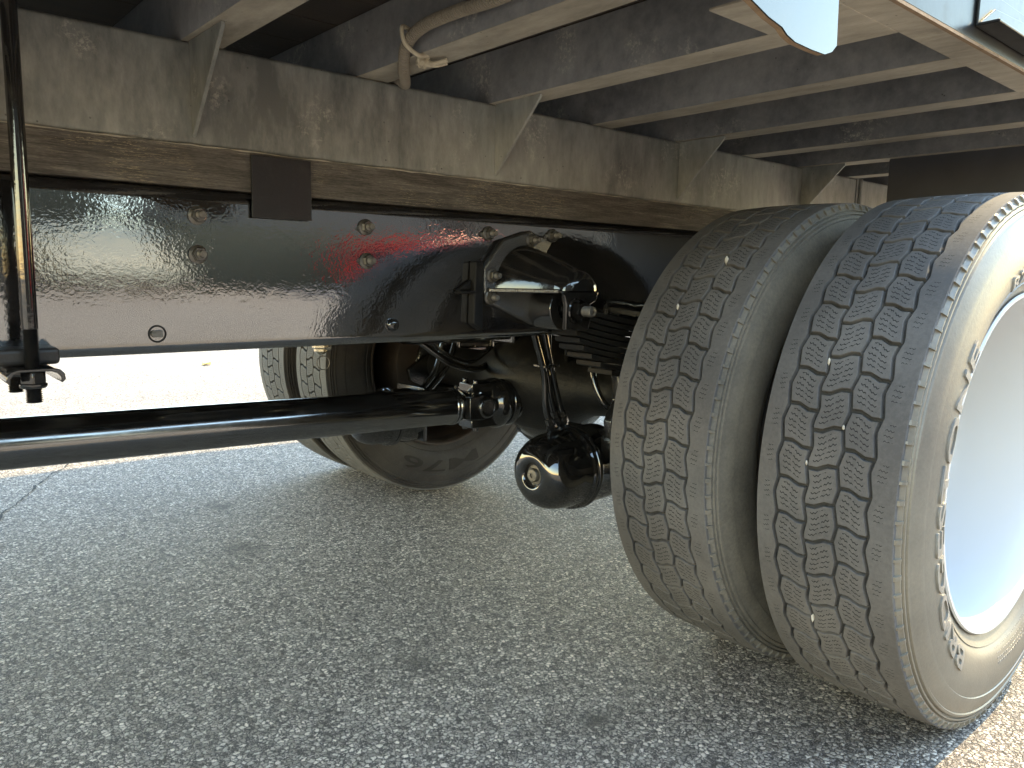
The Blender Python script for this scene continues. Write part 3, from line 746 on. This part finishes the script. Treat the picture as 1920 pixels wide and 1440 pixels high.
def chamber(x, y, z, r_, name_label, tilt=(-1, 0, 0)):
    k = r_/.108; P = lambda L_: [(a*k, b*k) for a, b in L_]
    m = MB(); O = (x, y, z)
    m.lathe(P([(.102, -.10), (.102, -.045), (.098, -.02), (.100, -.008), (.108, -.006), (.1105, .0), (.108, .006), (.1035, .008), (.1035, .011), (.1075, .013), (.1090, .018), (.1065, .023), (.1020, .025), (.1000, .030), (.0990, .055), (.0965, .083), (.0905, .107), (.080, .126), (.066, .139), (.050, .1455), (.036, .1465), (.031, .1445), (.0275, .138), (.0265, .133), (.015, .132)]), 72, origin=O, axis=tilt)
    c_ = obj('brake_chamber', m.mesh('brake_chamber', M['dome'], 50), truck, label=name_label)
    b = MB(); b.lathe(P([(.0175, .131), (.0175, .139), (.0150, .144), (.006, .145), (.0055, .141), (.0003, .1405)]), 28, origin=O, axis=tilt)
    b.lathe(P([(.0265, .1322), (.0240, .1335), (.016, .1338)]), 28, origin=O, axis=tilt)
    obj('release_bolt', b.mesh('release_bolt', M['zinc'], 40), c_)
    m = MB(); m.box(x+.03*k, x+.16*k, y-.02, y+.02, z-.02, z+.02); m.lathe([(.02, .10*k), (.02, .16*k)], 20, origin=O, axis=(1, 0, 0)); m.box(x+.095*k, x+.110*k, y-.075, y+.075, z-.075, z+.09)
    obj('chamber_bracket', m.mesh('chamber_bracket', M['cast'], 40), c_, bevel=.003)
    return c_
chamber(-.125, -.30, .287, .107, 'round black brake chamber dome beside the inner near tyre', (-1, -.06, .0))
chamber(-.300, .30, .347, .087, 'far brake chamber half hidden behind the driveshaft', (-1, .0, .0))

def hose(pts, r_=.0085, mat='gloss', fit=True):
    p = smoothpath(pts, 8); m = MB(); m.tube(p, r_, 12)
    o = obj('air_hose', m.mesh('air_hose', M[mat], 60), truck)
    if fit:
        a, b = p[-1], p[-5]; f = MB(); d = (a-b).normalized()
        f.lathe([(r_*1.3, -.03), (r_*1.3, -.012), (r_*1.7, -.011), (r_*1.7, .004), (r_*1.2, .005), (r_*1.2, .02)], 6, origin=a, axis=d)
        for q in (.012, .020, .028): f.lathe([(r_*1.05, q-.002), (r_*1.45, q-.0015), (r_*1.45, q+.0015), (r_*1.05, q+.002)], 14, origin=a-d*(q+.01), axis=d)
        obj('hose_fitting', f.mesh('hose_fitting', M['cast'], 40), o)
    return o
yh = -.285
hose([(-.30, yh, .80), (-.262, yh, .68), (-.243, yh, .618), (-.212, yh, .533), (-.203, yh, .445), (-.180, yh, .392)])
hose([(-.25, yh+.01, .80), (-.215, yh+.01, .68), (-.199, yh+.01, .610), (-.165, yh+.01, .503), (-.130, yh+.01, .403)])
hose([(-.20, yh+.02, .80), (-.185, yh+.02, .68), (-.178, yh+.02, .610), (-.182, yh+.02, .533), (-.150, yh+.02, .43), (-.085, yh+.02, .355)], .0065, 'gloss', False)
hose([(-.22, yh+.03, .80), (-.222, yh+.03, .68), (-.218, yh+.02, .610), (-.190, yh+.012, .533), (-.178, yh+.01, .47), (-.155, yh+.01, .405)], .008)
m = MB(); m.box(-.222, -.172, yh-.014, yh+.030, .548, .556); obj('hose_clip', m.mesh('hose_clip', M['cast']), truck, bevel=.002)
hose([(-.11, .30, .72), (-.100, .30, .60), (-.106, .30, .545), (-.135, .30, .467), (-.20, .30, .407), (-.27, .30, .37)], .010, 'satin')
hose([(-.06, .30, .72), (-.052, .30, .60), (-.060, .30, .545), (-.094, .30, .475), (-.168, .30, .405), (-.24, .30, .36)], .010, 'satin')

# leaf springs with eyes, U-bolts
def spring(y0, xa, label):
    root = None; n = 10; z0 = .66
    for i in range(n):
        xs = [-.385, -.375, -.360, -.345, -.33, -.32, -.307, -.280, -.250, -.212][i]+xa-.04
        xe = xa+(xa-xs)
        m = MB(); K = 24; vs = []
        for k in range(K+1):
            x = xs+(xe-xs)*k/K; z = z0+(x-xa)**2*.35-.0136*i
            vs += [(x, y0-.038, z-.0058), (x, y0+.038, z-.0058), (x, y0+.038, z+.0058), (x, y0-.038, z+.0058)]
        m.add(vs, [(k*4+a, k*4+(a+1) % 4, k*4+4+(a+1) % 4, k*4+4+a) for k in range(K) for a in range(4)]+[(0, 1, 2, 3), (K*4+3, K*4+2, K*4+1, K*4)])
        if root is None:
            root = obj('leaf_spring', MB().lathe([(.022, -.040), (.046, -.040), (.046, .040), (.022, .040)], 36, origin=(xa-.405, y0, .705)).mesh('leaf_spring', M['gloss'], 40), truck, label=label, bevel=.002)
        obj('leaf', m.mesh('leaf', M['leafsteel'], 35), root, bevel=.0015)
    for xx in (xa-.075, xa+.075):
        m = MB(); m.tube([(xx, y0-.052, .38), (xx, y0-.052, .70)], .010, 14); m.tube([(xx, y0+.052, .38), (xx, y0+.052, .70)], .010, 14); m.tube(smoothpath([(xx, y0-.052, .69), (xx, y0-.04, .705), (xx, y0+.04, .705), (xx, y0+.052, .69)], 5), .010, 14)
        obj('axle_u_bolt', m.mesh('axle_u_bolt', M['cast'], 50), root)
    m = MB(); m.box(xa-.10, xa+.10, y0-.065, y0+.065, .375, .392); m.box(xa-.09, xa+.09, y0-.045, y0+.045, .50, .527); m.box(xa-.085, xa+.085, y0-.05, y0+.05, .677, .695)
    obj('spring_plate', m.mesh('spring_plate', M['cast']), root, bevel=.003)
spring(-.475, .035, 'near leaf spring stack entering the shade behind the inner tyre')
spring(.475, .120, 'far leaf spring stack beyond the driveshaft joint')

# spring hanger casting on the near rail
hg = MB()
PL = [(-.520, .716), (-.536, .735), (-.538, .785), (-.488, .845), (-.414, .868), (-.350, .846), (-.366, .822), (-.330, .790), (-.318, .700), (-.40, .668)]
hg.prism(PL, 'y', -.4480, -.4312)
obj_h = obj('spring_hanger', hg.mesh('spring_hanger', M['glitter'], 30), truck, label='black cast spring hanger bolted to the near frame rail', bevel=.004)
hd = MB(); NA, NL = 24, 10; vs = []
ringsp = [(-.4475-.090*(j/NL), (j/NL)**1.25, 1.0) for j in range(NL+1)]+[(-.5375-.020*math.sin(pi/2*k/8), 1.0, max(.01, math.cos(pi/2*k/8))) for k in range(1, 9)]
for y, e, sc_ in ringsp:
    cx = -.428+(.428-.358)*e; cz = .7440; rx = (.080*(1-e)+.052*e)*sc_; rz = (.092*(1-e)+.043*e)*sc_
    for i in range(NA+1):
        a = pi-pi*i/NA; vs.append((cx+rx*math.cos(a), y, cz+rz*math.sin(a)))
hd.add(vs, [(j*(NA+1)+i, j*(NA+1)+i+1, (j+1)*(NA+1)+i+1, (j+1)*(NA+1)+i) for j in range(len(ringsp)-1) for i in range(NA)])
oo = obj('hanger_hood', hd.mesh('hanger_hood', M['gloss'], 60), obj_h)
m = MB(); m.prism([(-.420, .7435), (-.408, .735), (-.402, .715), (-.402, .664), (-.335, .660), (-.325, .690), (-.330, .715), (-.312, .722), (-.306, .7435)], 'y', -.5485, -.5365)
obj('cheek_plate', m.mesh('cheek_plate', M['gloss'], 35), obj_h, bevel=.003)
m = MB(); m.prism([(-.530, -.446), (-.530, -.456), (-.418, -.5425), (-.345, -.5425), (-.345, -.446)], 'z', .7385, .7475)
obj('ledge_rib', m.mesh('ledge_rib', M['cast']), obj_h, bevel=.002)
m = MB(); m.lathe([(.012, .0), (.026, .0), (.027, .003), (.024, .005)], 28, origin=(-.372, -.5488, .703), axis=(0, -1, 0))
hexp = [(.0195*math.cos(pi/3*i+.2), .0195*math.sin(pi/3*i+.2)) for i in range(6)]
m.prism([(-.372+p, .703+q) for p, q in hexp], 'y', -.5712, -.5540)
pr = []; hh = .022
while hh < .044: pr += [(.0110, hh), (.0096, hh+.0008), (.0110, hh+.0016)]; hh += .0017
m.lathe(pr+[(.0095, .047), (.004, .0475), (.0035, .0455), (.0002, .0455)], 20, origin=(-.372, -.5488, .703), axis=(0, -1, 0), mi=1)
obj('spring_pin', m.mesh('spring_pin', [M['gloss'], M['zinc']], 35), obj_h, bevel=.0008)
for x, z in ((-.412, .847), (-.517, .772), (-.522, .728)):
    o = obj('bolt', bm_, obj_h, loc=(x, -.4482, z)); o.rotation_euler = (0, random.uniform(0, 6), 0)
m = MB(); m.prism([(-.566, .675), (-.562, .800), (-.541, .800), (-.541, .660)], 'y', -.4520, -.4312); m.box(-.60, -.542, -.452, -.4312, .735, .742); m.prism([(-.60, .742), (-.545, .742), (-.545, .775)], 'y', -.4395, -.4320)
obj('hanger_lug', m.mesh('hanger_lug', M['darkcast']), obj_h, bevel=.003)

# clamp U-bolt at the left
ub = MB(); XU = -1.336
for yy, zb in ((-.490, .592), (-.345, .588)):
    ub.tube([(XU, yy, .69), (XU, yy, 1.20)], .0098, 20)
    pr = []; zz = zb
    while zz < .69: pr += [(.0080, zz), (.0103, zz+.0013)]; zz += .0027
    ub.lathe([(.0003, zb)]+pr+[(.0098, .69)], 20, origin=(XU, yy, 0), axis=(0, 0, 1), mi=1)
ubo = obj('clamp_u_bolt', ub.mesh('clamp_u_bolt', [M['gloss'], M['cast']], 40), truck, label='black clamping U-bolt with threaded ends at the left edge')
sp = MB()
prof = [(-.034, -.016), (-.033, -.008), (-.028, -.0025), (-.020, 0), (.020, 0), (.028, -.0025), (.033, -.008), (.034, -.016)]
vs = [];
inn = [(p*.86, q-.0045) for p, q in prof]
N_ = len(prof)
loop = prof+inn[::-1]
sp.prism([(XU+p, .640+q) for p, q in loop], 'y', -.515, -.315)
obj('saddle_plate', sp.mesh('saddle_plate', M['gloss'], 50), ubo, bevel=.0012)
for yy in (-.490, -.345):
    m = MB()
    hx = [(.0165*math.cos(pi/3*i+.4), .0165*math.sin(pi/3*i+.4)) for i in range(6)]
    m.prism([(XU+p, yy+q) for p, q in hx], 'z', .6175, .6345)
    m.lathe([(.0145, .612), (.0165, .6145), (.0165, .6175)], 24, origin=(XU, yy, 0), axis=(0, 0, 1))
    obj('nut', m.mesh('nut', M['gloss'], 35), ubo, bevel=.0015)
m = MB().box(XU-.040, XU+.036, -.478, -.345, .6405, .6635); obj('spacer_block', m.mesh('spacer_block', M['plate']), ubo, bevel=.006, seg=3)

# air tank bottoms, drain valve with pull ring, cross member, diagonal stay
m = MB(); m.lathe([(.0005, 0), (.06, .006), (.10, .025), (.120, .06), (.122, .09), (.122, .28), (.120, .31), (.10, .345), (.06, .365), (.0005, .37)], 48, origin=(-.64, -.215, .737), axis=(1, 0, 0))
obj('air_tank', m.mesh('air_tank', M['gloss'], 50), truck)
m = MB(); m.lathe([(.0005, 0), (.06, .006), (.10, .025), (.110, .06), (.110, .40), (.10, .43), (.0005, .46)], 48, origin=(-1.0, -.10, .735), axis=(1, 0, 0))
tk = obj('air_tank', m.mesh('air_tank', M['gloss'], 50), truck)
m = MB(); m.lathe([(.017, .635), (.017, .617), (.019, .616), (.019, .606), (.015, .605), (.015, .598), (.008, .592), (.0005, .592)], 6, origin=(-.722, -.10, 0), axis=(0, 0, 1)); m.lathe([(.009, 0), (.009, .022), (.0005, .023)], 8, origin=(-.722, -.10, .608), axis=(1, -.3, 0))
vl = obj('drain_valve', m.mesh('drain_valve', M['brass'], 40), truck, bevel=.001)
m = MB(); m.tube([(-.716+.0135*math.cos(a), -.10-.004*math.cos(a), .572+.0155*math.sin(a)) for a in [2*pi*i/28 for i in range(29)]], .0010, 6); m.tube([(-.72, -.10, .594), (-.718, -.10, .586)], .0012, 6)
obj('pull_ring', m.mesh('pull_ring', M['zinc'], 60), vl)
for x in (-.45, 1.3):
    m = MB().prism([(x, .66), (x+.10, .66), (x+.10, .667), (x+.007, .667), (x+.007, .88), (x, .88)], 'y', -.42, .42); obj('cross_member', m.mesh('cross_member', M['gloss']), truck, bevel=.002)
m = MB(); m.prism([(.20, .60), (.11, .60), (-.02, .455), (.0, .425), (.06, .44)], 'y', .18, .215); m.prism([(.23, .66), (.06, .66), (.10, .585), (.20, .585)], 'y', .15, .25)
m.lathe([(.030, -.04), (.030, .04)], 28, origin=(.165, .2, .60), axis=(0, 1, 0))
obj('torque_stay', m.mesh('torque_stay', M['gloss'], 40), truck, bevel=.003)
m = MB(); m.lathe([(.040, 0), (.042, .02), (.042, .17), (.028, .18), (.026, .30)], 30, origin=(.16, -.02, .33), axis=(.20, -.15, 1)); m.box(.20, .30, -.10, .02, .45, .60)
obj('shock_absorber', m.mesh('shock_absorber', M['gloss'], 40), truck)
# castings between the differential and the near wheel: camshaft tube, slack adjuster
m = MB(); m.tube([(-.05, -.55, .36), (-.05, -.18, .36)], .024, 20); m.prism([(-.03, .40), (.0, .30), (-.04, .26), (-.10, .275), (-.085, .39)], 'y', -.46, -.43)
m.lathe([(.052, -.02), (.055, 0), (.050, .02)], 24, origin=(-.05, -.40, .36), axis=(0, 1, 0))
obj('slack_adjuster', m.mesh('slack_adjuster', M['cast'], 40), truck, bevel=.003)

m = MB(); m.prism([(-.10, .36), (-.03, .36), (-.01, .50), (-.02, .555), (-.085, .555), (-.075, .47), (-.105, .42)], 'y', -.415, -.390)
m.prism([(-.09, .545), (-.01, .545), (-.01, .565), (-.09, .565)], 'y', -.43, -.34); m.prism([(-.065, .38), (-.05, .38), (-.05, .54), (-.065, .54)], 'y', -.428, -.4155)
for x, z in ((-.055, .53), (-.03, .42), (-.085, .385)): m.lathe([(.010, 0), (.010, .009), (.0004, .0095)], 6, origin=(x, -.4155, z), axis=(0, -1, 0))
obj('spring_seat_bracket', m.mesh('spring_seat_bracket', M['cast'], 40), truck, bevel=.003)
m = MB(); m.tube(smoothpath([(-.34, .10, .60), (-.25, .06, .53), (-.12, .10, .50), (.0, .16, .52)], 6), .010, 10)
m.tube(smoothpath([(-.40, -.02, .62), (-.30, .0, .56), (-.18, .05, .53), (-.05, .12, .56)], 6), .006, 8)
obj('brake_pipe', m.mesh('brake_pipe', M['cast'], 50), truck, bevel=.002)

for (x0, x1, y0, y1, z0, z1) in ((.02, .16, -.16, -.06, .60, .66), (-.05, .08, .02, .12, .575, .64), (.10, .20, -.28, -.18, .545, .60)):
    m = MB().box(x0, x1, y0, y1, z0, z1); m.lathe([(.012, 0), (.012, .012), (.0004, .013)], 6, origin=((x0+x1)/2, y0, (z0+z1)/2), axis=(0, -1, 0)); m.lathe([(.009, 0), (.009, .03), (.0004, .031)], 12, origin=(x0, (y0+y1)/2, z0+.02), axis=(-1, 0, 0))
    obj('axle_bracket', m.mesh('axle_bracket', M['gloss'], 40), truck, bevel=.006)
hose([(-.06, -.22, .70), (-.05, -.20, .60), (.0, -.15, .53), (.04, -.10, .55), (.05, -.06, .64)], .008, 'gloss', False)
hose([(-.02, -.30, .70), (-.03, -.29, .60), (-.05, -.30, .52), (-.04, -.33, .45), (.0, -.36, .42)], .009, 'gloss')

# conduit with its tie
def conduit():
    path = smoothpath([(-.716, -.33, 1.130), (-.720, -.39, 1.129), (-.724, -.425, 1.122), (-.735, -.462, 1.106), (-.765, -.510, 1.098), (-.800, -.560, 1.103), (-.824, -.605, 1.124), (-.832, -.66, 1.138), (-.832, -.75, 1.140), (-.830, -.85, 1.137), (-.832, -.95, 1.145), (-.83, -1.10, 1.160)], 40)
    # resample evenly
    out = [path[0]]; acc = 0; step = .0011
    for a, b in zip(path, path[1:]):
        d = (b-a).length; p = 0
        while acc+d-p >= step:
            p += step-acc; out.append(a.lerp(b, p/d)); acc = 0
        acc += d-p
    rads = [.0096 if (i % 5) < 3 else .0072 for i in range(len(out))]
    m = MB(); m.tube(out, rads, 14); return m.mesh('conduit', M['conduit'], 60)
co = obj('conduit', conduit(), truck, label='dusty corrugated cable conduit bending down behind the body sill')
m = MB()
kc = Vector((-.790, -.600, 1.106))
m.tube(smoothpath([kc, kc+Vector((-.012, .006, .02)), Vector((-.818, -.612, 1.142)), Vector((-.840, -.618, 1.146)), Vector((-.838, -.622, 1.122)), Vector((-.815, -.625, 1.108)), kc+Vector((.004, -.012, .010)), kc], 8), .0035, 8)
for i in range(4): m.tube(smoothpath([kc+Vector((random.uniform(-.01, .01), random.uniform(-.012, .012), random.uniform(-.004, .006))) for _ in range(5)], 6), .0042, 8)
m.tube(smoothpath([kc, kc+Vector((.010, -.020, -.003)), kc+Vector((.022, -.036, .002))], 6), .0034, 8)
m.tube(smoothpath([kc, kc+Vector((.016, -.012, -.004)), kc+Vector((.032, -.022, .001))], 6), .0030, 8)
obj('tie_cord', m.mesh('tie_cord', M['tie'], 60), co)

# mud flap
m = MB().box(.700, .708, -1.20, -.685, .30, 1.1115); obj('mud_flap', m.mesh('mud_flap', M['flap']), truck, label='dark flat mud flap hanging behind the near tyres', bevel=.001)

# dry leaf far off on the sunny asphalt
m = MB(); m.add([(.68, 4.78, .006), (.70, 4.72, .022), (.74, 4.74, .010), (.76, 4.79, .026), (.73, 4.83, .012), (.70, 4.83, .018)], [(0, 1, 2), (0, 2, 3), (0, 3, 4), (0, 4, 5)])
obj('dry_leaf', m.mesh('dry_leaf', M['leafdry']), None, label='small yellow leaf lying on the sunlit asphalt beyond the truck', cat='leaf')

# ------------------------------------------------------------------ yard behind the camera (mirrored in the paint)
def tree(x, y, h, seed, label):
    random.seed(seed); t = obj('tree', None, label=label, cat='tree', group='trees behind the yard', loc=(x, y, 0))
    m = MB(); m.tube([(0, 0, -.1), (.1, 0, h*.3), (0, .1, h*.6), (.1, 0, h*.85)], [.22, .17, .11, .03], 8)
    for i in range(6):
        a = i*1.1; m.tube([(0, 0, h*(.3+.07*i)), (h*.2*math.cos(a), h*.2*math.sin(a), h*(.48+.07*i))], [.09, .03], 6)
    obj('trunk', m.mesh('trunk', M['bark'], 60), t)
    m = MB(); cl = [(Vector((random.gauss(0, h*.14), random.gauss(0, h*.12), h*random.uniform(.18, .93))), random.uniform(.09, .17)*h) for _ in range(22)]
    for i in range(4200):
        c_, rad = random.choice(cl); d = Vector((random.gauss(0, 1), random.gauss(0, 1), random.gauss(0, 1))).normalized()*rad*random.uniform(.6, 1)
        p = c_+d; e1 = Vector((random.gauss(0, 1), random.gauss(0, 1), random.gauss(0, 1))).normalized()*.34; e2 = e1.cross(Vector((random.gauss(0, 1), random.gauss(0, 1), random.gauss(0, 1)))).normalized()*.22
        m.add([p-e1, p+e2, p+e1, p-e2], [(0, 1, 2, 3)])
    obj('crown', m.mesh('crown', M['foliage']), t)
names = 'first second third fourth fifth sixth seventh eighth'.split()
for i in range(8):
    tree(-4+5.2*i+random.uniform(-.8, .8), -27+random.uniform(-2, 2), random.uniform(5.2, 6.6), 40+i, '%s tree from the left behind the camera, a dark blur mirrored in the rail' % names[i])
def container(x0, x1, y, mat, label, h_=2.75, d=2.4, z=0.0):
    c_ = obj('storage_container', None, label=label, cat='container', group='containers across the yard', loc=(x0, y, z)); L_ = x1-x0
    n = int(L_/.28); poly = []
    for i in range(n):
        a = L_*i/n; w_ = L_/n
        poly += [(a, 0), (a+w_*.35, 0), (a+w_*.5, -.045), (a+w_*.85, -.045)]
    poly += [(L_, 0), (L_, -d), (0, -d)]
    m = MB().prism(poly, 'z', .16, h_-.12); obj('wall', m.mesh('wall', mat), c_)
    for z in (.0, h_-.1195):
        m = MB().box(-.02, L_+.02, -.08, .03, z, z+.159); obj('edge_beam', m.mesh('edge_beam', mat), c_)
    for x in (-.03, L_-.07):
        m = MB().box(x, x+.1, -.09, .035, .1595, h_-.12); obj('corner_post', m.mesh('corner_post', mat), c_)
    m = MB().box(-.03, L_+.03, -d-.02, .03, h_+.04, h_+.08); obj('roof', m.mesh('roof', mat), c_)
M['brownpaint'] = mat_plain('brown_container_paint', (0.06, 0.05, 0.04), 0.6)
M['olivepaint'] = mat_plain('olive_container_paint', (0.075, 0.07, 0.045), 0.6)
M['greypaint'] = mat_plain('grey_container_paint', (0.08, 0.078, 0.075), 0.6)
container(-8.5, 0.35, -12.6, M['brownpaint'], 'brown container across the yard, darkening the left end of the rail')
container(2.9, 8.9, -13.4, M['olivepaint'], 'olive container across the yard, under a grey one, mirrored between the rail bolts')
container(9.2, 15.5, -13.0, M['greypaint'], 'grey container across the yard on the ground, farthest to the rear')
container(-8.4, 0.30, -12.65, M['greypaint'], 'grey container added on the brown one to keep bright sky off the rail', z=2.835)  # upper row added to block the bright low sky mirrored in the rail
container(2.95, 8.85, -13.45, M['greypaint'], 'grey container added on the olive one to keep bright sky off the rail', z=2.835)
container(9.3, 15.4, -13.05, M['brownpaint'], 'brown container added on the grey one farthest to the rear to keep bright sky off the rail', z=2.835)
container(0.36, 2.88, -17.0, M['brownpaint'], 'short brown container added behind the cream van to darken the rail reflection', z=0)  # short pair added behind the van, blocking sky in the rail's reflection
container(0.37, 2.87, -17.05, M['olivepaint'], 'short olive container added on top behind the cream van to darken the rail reflection', z=2.835)
def van(x, y, rot, mat, label, h_=2.1, L_=5.0):
    v = obj('parked_van', None, label=label, cat='van', group='vans parked across the yard', loc=(x, y, 0)); v.rotation_euler = (0, 0, rot)
    m = MB(); m.prism([(-L_/2, .35), (L_/2, .35), (L_/2, .95), (L_/2-.9, 1.15), (L_/2-1.5, h_-.1), (L_/2-1.8, h_), (-L_/2+.1, h_), (-L_/2, h_-.15)], 'y', -.95, .95)
    obj('body', m.mesh('body', mat), v, bevel=.08)
    m = MB(); m.prism([(L_/2-2.6, 1.2), (L_/2-1.05, 1.2), (L_/2-1.6, h_-.2), (L_/2-2.6, h_-.2)], 'y', .951, .958); m.box(-L_/2+.4, L_/2-2.8, .951, .958, 1.25, h_-.25); obj('window', m.mesh('window', M['glass']), v)
    for sx in (-L_/2+.9, L_/2-.9):
        for sy in (-.85, .85):
            m = MB(); m.lathe([(.0005, -.11), (.2, -.11), (.33, -.1), (.34, 0), (.33, .1), (.2, .11), (.0005, .11)], 28, origin=(sx, sy, .34)); obj('wheel', m.mesh('wheel', M['tyreplain'], 40), v)
M['creampaint'] = mat_plain('cream_van_paint', (0.46, 0.41, 0.31), 0.3)
van(1.62, -14.2, pi/2, M['creampaint'], 'cream van across the yard, a pale patch in the rail', 2.5, 5.0)
van(6.9, -10.3, pi/2-.1, M['redpaint'], 'red van across the yard, a red smear in the rail', 2.15, 4.4)
